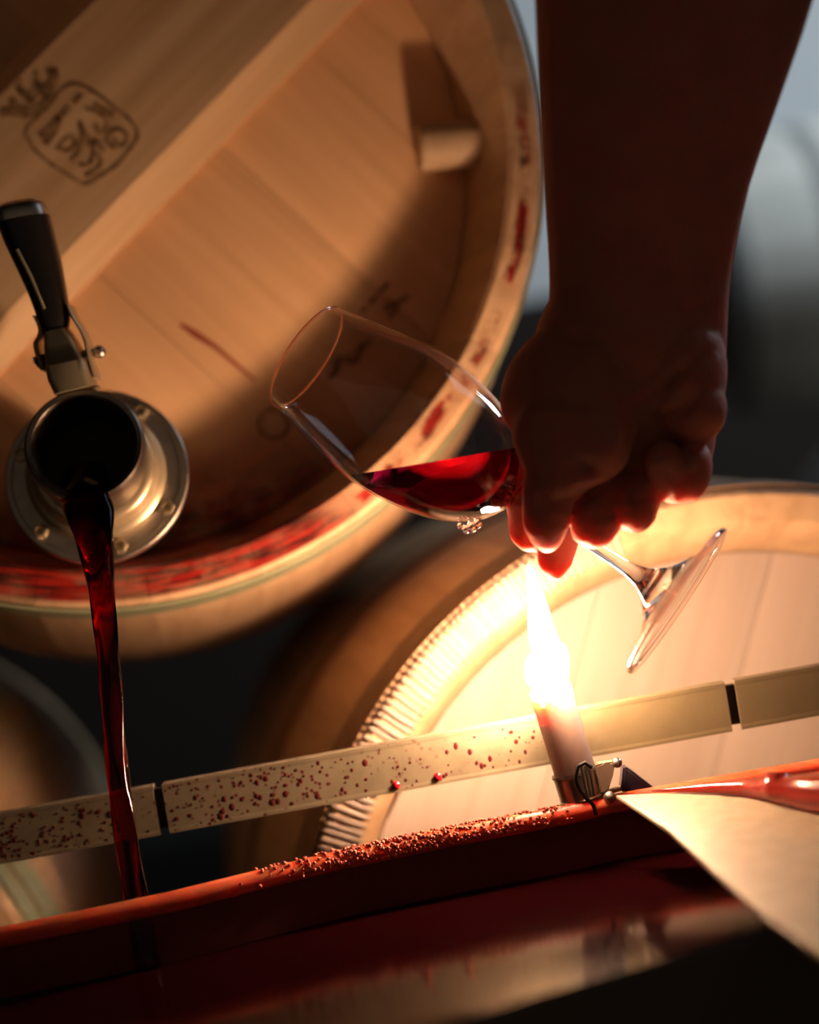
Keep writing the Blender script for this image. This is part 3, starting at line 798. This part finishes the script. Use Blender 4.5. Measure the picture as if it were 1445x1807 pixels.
# foot (turned solid) and stem share one solid glass mesh each
lathe('foot', [(0, 0)] + [(r * k_, s * k_) for r, s in spline(outer[:8], 3)] + [(0, 25 * k_)], 72, M['glass_thin'], glass_o, deg=60)
tag(lathe('foot_edge', [((141.5 + 4.6 * math.cos(t)) * k_, (5.4 + 4.6 * math.sin(t)) * k_) for t in [2 * PI * q / 10 for q in range(10)]], 72, M['glass_pink'], glass_o, closed=True, deg=80), 'pinkish wine-wet rounded edge')
lathe('stem', [(0, 25.3 * k_)] + [(r * k_, (s + 0.3) * k_) for r, s in spline(outer[7:], 3)] + [(0, 334 * k_)], 32, M['glass'], glass_o, deg=60)
tk = 3.2
inner = []
for i, (r, s) in enumerate(bs):
    a, b = bs[max(i - 1, 0)], bs[min(i + 1, len(bs) - 1)]
    t = Vector((b[0] - a[0], b[1] - a[1])).normalized()
    inner.append((max(r - t.y * tk, 0), s + t.x * tk))
inner[0] = (0, bs[0][1] + 6)
prof = [(r * k_, s * k_) for r, s in bs] + [((bs[-1][0] - tk / 2) * k_, (bs[-1][1] + 1.5) * k_)] + [(r * k_, s * k_) for r, s in inner[::-1]]
lathe('bowl', prof, 96, M['glass_thin'], glass_o, deg=60)
lathe('mouth_rim', [((bs[-1][0] - tk / 2 + 2.1 * math.cos(t)) * k_, (bs[-1][1] + 2.6 + 2.1 * math.sin(t)) * k_) for t in [2 * PI * q / 8 for q in range(8)]], 96, M['glass_candle_tint'], glass_o, closed=True, deg=80)
# wine in the bowl: inner volume cut by the level plane
bm = bmesh.new()
seg = 72; vs = []
ip = [(max(r - 0.6, 0) * k_, (s + 0.4) * k_) for r, s in inner]
for i in range(seg):
    a = 2 * PI * i / seg
    vs.append([bm.verts.new((r * math.cos(a), r * math.sin(a), s)) for r, s in ip])
for i in range(seg):
    j = (i + 1) % seg
    for q in range(len(ip) - 1): bm.faces.new((vs[i][q], vs[j][q], vs[j][q + 1], vs[i][q + 1]))
bm.faces.new([vs[i][-1] for i in range(seg)])
bmesh.ops.remove_doubles(bm, verts=bm.verts, dist=1e-6)
bm.transform(glass_o.matrix_world)
lv0 = P(762, 815, 0.894)
r_ = bmesh.ops.bisect_plane(bm, geom=bm.verts[:] + bm.edges[:] + bm.faces[:], plane_co=lv0, plane_no=(0, 0, 1), clear_outer=True)
bmesh.ops.holes_fill(bm, edges=[e for e in bm.edges if e.is_boundary], sides=0)
wg = from_bm('glass_wine', bm, M['wine_glass'], None, True)
auto_smooth(wg, 40)
tag(wg, 'red wine lying in the tilted glass, glowing near the hand', 'wine')
# spilled drop hanging under the bowl
bm = bmesh.new()
for px, py, r in ((832, 930, 0.0032), (822, 934, 0.0026), (842, 924, 0.0028), (812, 928, 0.0018)):
    bmesh.ops.create_uvsphere(bm, u_segments=14, v_segments=9, radius=r, matrix=Matrix.Translation(P(px, py, 0.892)))
tag(from_bm('hanging_drop', bm, M['glass_pink'], None, True), 'pinkish drop of wine hanging below the glass bowl', 'drop')

# ------------------------------------------------------------------ valve on the upper barrel
fc, mc = P(171, 838, 1.010), P(148, 783, 0.958)
vax = (mc - fc); VL = vax.length
valve = empty('barrel_valve', frame(fc, vax)); tag(valve, 'steel pouring valve with lever handle on the upper left barrel', 'valve')
fr_ = 161 * 1.01 / FPX
lathe('flange', [(0.030, -0.007), (fr_ * 0.985, -0.007), (fr_, -0.005), (fr_, -0.0006), (fr_ * 0.985, 0), (fr_ * 0.93, 0), (fr_ * 0.92, -0.0008), (0.0405, -0.0008), (0.0305, -0.0008)], 80, M['steel'], valve, closed=True)
lathe('stepped_neck', [(0.030, -0.0006), (0.0405, -0.0006), (0.0412, 0.001), (0.0412, 0.0045), (0.0400, 0.006), (0.0372, 0.0075), (0.0355, 0.012), (0.0355, 0.016), (0.0342, 0.0175), (0.0318, 0.0185), (0.030, 0.0185)], 72, M['brass'], valve, closed=True)
mr = 105 * 0.958 / FPX
lathe('nozzle', [(mr * 0.93, 0.019), (mr * 0.93, VL - 0.016), (mr, VL - 0.0135), (mr * 1.01, VL - 0.006), (mr, VL - 0.001), (mr * 0.96, VL), (mr * 0.89, VL - 0.0006), (mr * 0.84, VL - 0.003), (mr * 0.80, VL - 0.008), (mr * 0.80, 0.019)], 80, M['steel_dark'], valve, closed=True)
lathe('bore_plug', [(0, 0.020), (mr * 0.797, 0.020), (mr * 0.797, 0.023), (0, 0.023)], 40, M['soot'], valve)
lathe('rear_pipe', [(0.020, -0.095), (0.030, -0.095), (0.030, -0.0072), (0.020, -0.0072)], 40, M['steel'], valve, closed=True)
mi = valve.matrix_world.inverted()
def bolt_at(px, py):
    p = mi @ P(px, py, 1.01); ang = math.atan2(p.y, p.x); r = 0.0468
    mw = Matrix.Translation((r * math.cos(ang), r * math.sin(ang), -0.0008))
    b = lathe('bolt', [(0, 0), (0.0048, 0), (0.0048, 0.002), (0.0042, 0.0032), (0.0030, 0.0034), (0.0026, 0.0022), (0, 0.0022)], 6, M['brass'], valve, mw)
for q in ((244, 712), (292, 898), (220, 985), (82, 944), (30, 800), (120, 690)): bolt_at(*q)
# lever: block, clevis plates, pin, grip
def V_(px, py, d): return mi @ P(px, py, d)
def loft(name, secs, mat, parent, seg=16, sq=2.0):
    """secs: (center, half-width vector, half-depth vector); superellipse sections"""
    bm = bmesh.new(); R = []
    for c, a, b in secs:
        rr = []
        for k in range(seg):
            t = 2 * PI * k / seg; co, si = math.cos(t), math.sin(t)
            rr.append(bm.verts.new(c + a * (abs(co) ** (2 / sq) * (1 if co >= 0 else -1)) + b * (abs(si) ** (2 / sq) * (1 if si >= 0 else -1))))
        R.append(rr)
    for i in range(len(R) - 1):
        for k in range(seg): bm.faces.new((R[i][k], R[i][(k + 1) % seg], R[i + 1][(k + 1) % seg], R[i + 1][k]))
    bm.faces.new(R[0][::-1]); bm.faces.new(R[-1])
    return auto_smooth(from_bm(name, bm, mat, parent), 55)
m3 = mi.to_3x3()
def hv(dx, dy, d): return m3 @ (RT * (dx * d / FPX) - UP * (dy * d / FPX))
fwv = m3 @ FW
D = 0.975
loft('lever_block', [(V_(138, 690, D), hv(36, 0 - 9, D), fwv * 0.016), (V_(128, 668, D), hv(37, -8, D), fwv * 0.017), (V_(122, 645, D), hv(36, -8, D), fwv * 0.017), (V_(118, 640, D), hv(33, -8, D), fwv * 0.014), (V_(110, 610, D), hv(28, -6, D), fwv * 0.012), (V_(102, 585, D), hv(20, -5, D), fwv * 0.010)], M['brass'], valve, 24, 5)
for pts in ([(66, 560), (74, 575), (76, 592), (68, 608), (72, 630), (80, 655)], [(124, 540), (132, 560), (146, 582), (156, 605), (162, 635), (172, 668)]):
    loft('clevis_plate', [(V_(x, y, D), hv(4.5, 0, D), fwv * 0.010) for x, y in spline(pts, 3)], M['brass'], valve, 12, 4)
tube('hinge_pin', [V_(60, 636, D), V_(120, 628, D), V_(176, 620, D)], 0.0022, M['steel_dark'], valve, 12)
for (x, y, r) in ((175, 621, 0.0038), (76, 638, 0.0045)):
    bm = bmesh.new(); bmesh.ops.create_uvsphere(bm, u_segments=14, v_segments=8, radius=r, matrix=Matrix.Translation(V_(x, y, D)))
    from_bm('pin_cap', bm, M['steel'] if x > 100 else M['soot'], valve, True)
gs = [(100, 590, 20, 0.007), (97, 570, 26, 0.009), (92, 545, 29, 0.010), (84, 515, 32, 0.011), (70, 470, 38, 0.012), (54, 425, 43, 0.013), (42, 388, 46, 0.014)]
grip = loft('lever_grip', [(V_(x, y, D - 0.002), hv(hw, -hw * 0.2, D), fwv * dp) for x, y, hw, dp in gs], M['black'], valve, 20, 2.6)
loft('grip_cap', [(V_(42, 390, D - .002), hv(46.5, -9, D), fwv * 0.0142), (V_(37, 374, D - .002), hv(46, -9, D), fwv * 0.0142), (V_(34, 364, D - .002), hv(42, -8, D), fwv * 0.012), (V_(32, 358, D - .002), hv(30, -6, D), fwv * 0.008)], M['steel'], grip, 20, 2.6)
tube('grip_seam', [V_(30, 440, D - 0.0162), V_(55, 490, D - 0.0150), V_(78, 545, D - 0.0125)], 0.0011, M['brass'], grip, 8)

# ------------------------------------------------------------------ stream of wine
sp = P(259, 1700, 0.870); sp.z = ZW
st = [(150, 835, 40, 0.972), (150, 872, 45, 0.957), (156, 905, 42, 0.946), (165, 950, 34, 0.935), (174, 1000, 26, 0.926), (184, 1070, 22, 0.915), (190, 1140, 20, 0.907), (195, 1220, 19, 0.900), (201, 1300, 19, 0.894), (210, 1380, 20, 0.888), (221, 1460, 20, 0.883), (232, 1540, 21, 0.878), (246, 1630, 22, 0.873), (258, 1697, 22, 0.870)]
dend = 0.870
pts, rad = [], []
for x, y, hw, d in spline([(a, b, c, d if d else dend) for a, b, c, d in st], 6):
    pts.append(P(x, y, d)); rad.append(hw * d / FPX)
pts.append(sp - Vector((0, 0, 0.003))); rad.append(rad[-1] * 1.1)
def wob(i, k): return 1 + (0.10 * math.sin(3 * 2 * PI * k / 24 + i * 0.22) + 0.05 * math.sin(5 * 2 * PI * k / 24 - i * 0.45)) * min(1, i / 14)
bm = bmesh.new(); add_tube(bm, pts, rad, 24, flat=0.62, wob=wob)
so = from_bm('wine_stream', bm, M['wine_stream'], None, True)
tag(so, 'stream of red wine pouring from the valve mouth into the tub', 'wine')

# ------------------------------------------------------------------ the forearm and hand
HD = 0.862
def H(px, py, dd=0.0): return P(px, py, HD + dd)
hb = bmesh.new()
def tmp_ico(bm, mw, sub=3): return bmesh.ops.create_icosphere(bm, subdivisions=sub, radius=1.0, matrix=mw)
def ell(px, py, dd, rx, ry, rz, ang=0.0):
    """ellipsoid, radii in pixels across/down and metres in depth, turned in the picture plane"""
    d = HD + dd; c = H(px, py, dd); a = math.radians(ang)
    X = RT * math.cos(a) - UP * math.sin(a); Y = RT * math.sin(a) + UP * math.cos(a)
    sx, sy = rx * d / FPX, ry * d / FPX
    m = Matrix(((X.x * sx, Y.x * sy, FW.x * rz, c.x), (X.y * sx, Y.y * sy, FW.y * rz, c.y), (X.z * sx, Y.z * sy, FW.z * rz, c.z), (0, 0, 0, 1)))
    tmp_ico(hb, m)
def cap(p0, r0, p1, r1):
    """tapered capsule; points (px,py,dd), radii in pixels"""
    bm = bmesh.new()
    for (x, y, dd), r in ((p0, r0), (p1, r1)):
        tmp_ico(bm, Matrix.Translation(H(x, y, dd)) @ Matrix.Scale(r * (HD + dd) / FPX, 4), 2)
    rs = bmesh.ops.convex_hull(bm, input=bm.verts)
    dele = [g for g in rs['geom_interior'] if isinstance(g, bmesh.types.BMVert)]
    bmesh.ops.delete(bm, geom=dele, context='VERTS')
    me = bpy.data.meshes.new('t'); bm.to_mesh(me); bm.free(); hb.from_mesh(me); bpy.data.meshes.remove(me)
def chain(*nodes):
    for a, b in zip(nodes[:-1], nodes[1:]): cap(a[:3], a[3], b[:3], b[3])
# forearm, wrist and palm as one lofted tube: (left px, right px, row, depth offset, half depth m)
rows = [(925, 1560, -520, -0.150, 0.050), (935, 1500, -260, -0.110, 0.048), (943, 1435, 0, -0.066, 0.043), (951, 1374, 180, -0.040, 0.038), (959, 1322, 330, -0.020, 0.033),
        (968, 1292, 470, -0.005, 0.028), (966, 1284, 560, 0.000, 0.0265), (948, 1281, 640, 0.004, 0.026), (948, 1272, 720, 0.010, 0.024), (965, 1245, 800, 0.016, 0.020), (985, 1200, 860, 0.020, 0.016)]
R = []
for l, r, y, dd, hd in spline(rows, 3):
    c = H((l + r) / 2, y, dd); hw = (r - l) / 2 * (HD + dd) / FPX
    R.append([hb.verts.new(c + RT * hw * math.cos(2 * PI * k / 32) + FW * hd * math.sin(2 * PI * k / 32)) for k in range(32)])
for i in range(len(R) - 1):
    for k in range(32): hb.faces.new((R[i][k], R[i][(k + 1) % 32], R[i + 1][(k + 1) % 32], R[i + 1][k]))
hb.faces.new(R[0][::-1]); hb.faces.new(R[-1])
# ball of the thumb and the thumb
ell(1012, 715, -0.006, 118, 150, 0.025, -10)
ell(1020, 770, -0.013, 98, 90, 0.022, 0)
ell(1058, 790, -0.017, 56, 58, 0.018, 0)
ell(955, 680, 0.000, 68, 100, 0.024, 22)
ell(1010, 610, 0.002, 70, 110, 0.024, 10)
chain((975, 760, -0.014, 76), (985, 838, -0.020, 58))
chain((968, 866, -0.019, 49), (963, 915, -0.017, 44), (965, 944, -0.013, 31), (966, 956, -0.010, 21))
ell(1000, 848, -0.022, 78, 24, 0.013, -9)
# heel of the palm and the fold above the little finger
ell(1205, 660, -0.002, 78, 120, 0.024, 2)
ell(1232, 725, -0.008, 50, 62, 0.017, 10)
ell(1160, 690, -0.004, 70, 46, 0.018, -28)
# index finger behind the thumb and stem
chain((945, 800, 0.030, 44), (925, 870, 0.034, 36), (926, 938, 0.022, 29), (934, 950, 0.016, 26))
# middle finger tip showing below the thumb
chain((1010, 830, 0.034, 46), (992, 915, 0.034, 40), (982, 960, 0.022, 38), (979, 988, 0.017, 32), (982, 1012, 0.016, 14))
# ring finger, curled: knuckle towards the camera
chain((1080, 820, 0.020, 46), (1062, 868, 0.006, 48), (1048, 926, -0.010, 45))
# ring-little gap finger
chain((1140, 820, 0.018, 46), (1126, 860, 0.006, 46), (1120, 903, -0.009, 40))
# little finger folded under the heel of the hand
chain((1222, 770, 0.012, 44), (1206, 830, 0.008, 46), (1192, 850, -0.006, 42), (1172, 815, -0.013, 38))
ell(1218, 832, -0.004, 38, 58, 0.014, 12)
hm = bpy.data.meshes.new('arm_raw'); hb.to_mesh(hm); hb.free()
ho_ = bpy.data.objects.new('arm_raw', hm); COL.objects.link(ho_)
rmd = ho_.modifiers.new('r', 'REMESH'); rmd.mode = 'VOXEL'; rmd.voxel_size = 0.0012
smd = ho_.modifiers.new('s', 'SMOOTH'); smd.factor = 0.5; smd.iterations = 10
dg = bpy.context.evaluated_depsgraph_get()
fm = bpy.data.meshes.new_from_object(ho_.evaluated_get(dg))
bpy.data.objects.remove(ho_)
# skin creases: grooves pressed into the palm side along the folds of the hand
creases = [([(938, 858), (975, 884), (1020, 880), (1072, 858)], 9, 0.0024), ([(945, 880), (985, 897), (1018, 890)], 7, 0.0015), ([(922, 915), (962, 926), (1002, 914)], 7, 0.0010),
           ([(1110, 752), (1145, 705), (1205, 655), (1270, 612)], 14, 0.0028), ([(1122, 722), (1165, 735), (1235, 708)], 9, 0.0022), ([(1200, 792), (1236, 784), (1264, 760)], 12, 0.0024),
           ([(1160, 828), (1196, 846), (1244, 828)], 8, 0.0020), ([(1186, 805), (1205, 850), (1200, 880)], 7, 0.0012), ([(1008, 902), (1050, 912), (1086, 902)], 7, 0.0013),
           ([(1090, 875), (1122, 884), (1154, 872)], 7, 0.0012), ([(972, 590), (1060, 604), (1160, 582)], 10, 0.0010), ([(980, 556), (1100, 566), (1270, 540)], 10, 0.0008),
           ([(1115, 745), (1108, 800), (1112, 838)], 11, 0.0024), ([(1040, 600), (1100, 660), (1120, 740)], 12, 0.0012)]
nv = len(fm.vertices)
co = np.empty(nv * 3); fm.vertices.foreach_get('co', co); co = co.reshape(-1, 3)
nm = np.empty(nv * 3); fm.vertices.foreach_get('normal', nm); nm = nm.reshape(-1, 3)
rel = co - np.array(CAM); dep = rel @ np.array(FW)
qx, qy = CX + FPX * (rel @ np.array(RT)) / dep, CY - FPX * (rel @ np.array(UP)) / dep
facing = np.clip(-(nm @ np.array(FW)), 0, 1) ** 0.5
off = np.zeros(nv)
for pl, wd, dp in creases:
    sp_ = spline([(float(a), float(b)) for a, b in pl], 6); m_ = len(sp_) - 1
    for i in range(m_):
        (ax_, ay_), (bx_, by_) = sp_[i], sp_[i + 1]
        dx, dy = bx_ - ax_, by_ - ay_; L2_ = dx * dx + dy * dy
        t = np.clip(((qx - ax_) * dx + (qy - ay_) * dy) / L2_, 0, 1)
        d2 = (qx - ax_ - t * dx) ** 2 + (qy - ay_ - t * dy) ** 2
        fade = np.sin(PI * (i + t + 0.02) / (m_ + 0.04)) ** 0.6
        off = np.maximum(off, dp * fade * np.exp(-d2 / (wd * wd)))
co -= nm * (off * facing)[:, None]
fm.vertices.foreach_set('co', co.ravel()); fm.update()
fm.name = 'person'; fm.materials.clear(); fm.materials.append(M['skin'])
fm.polygons.foreach_set('use_smooth', [True] * len(fm.polygons))
person = bpy.data.objects.new('person', fm); COL.objects.link(person)
tag(person, 'bare forearm and hand of a person reaching down, fingers pinching the glass stem', 'person')
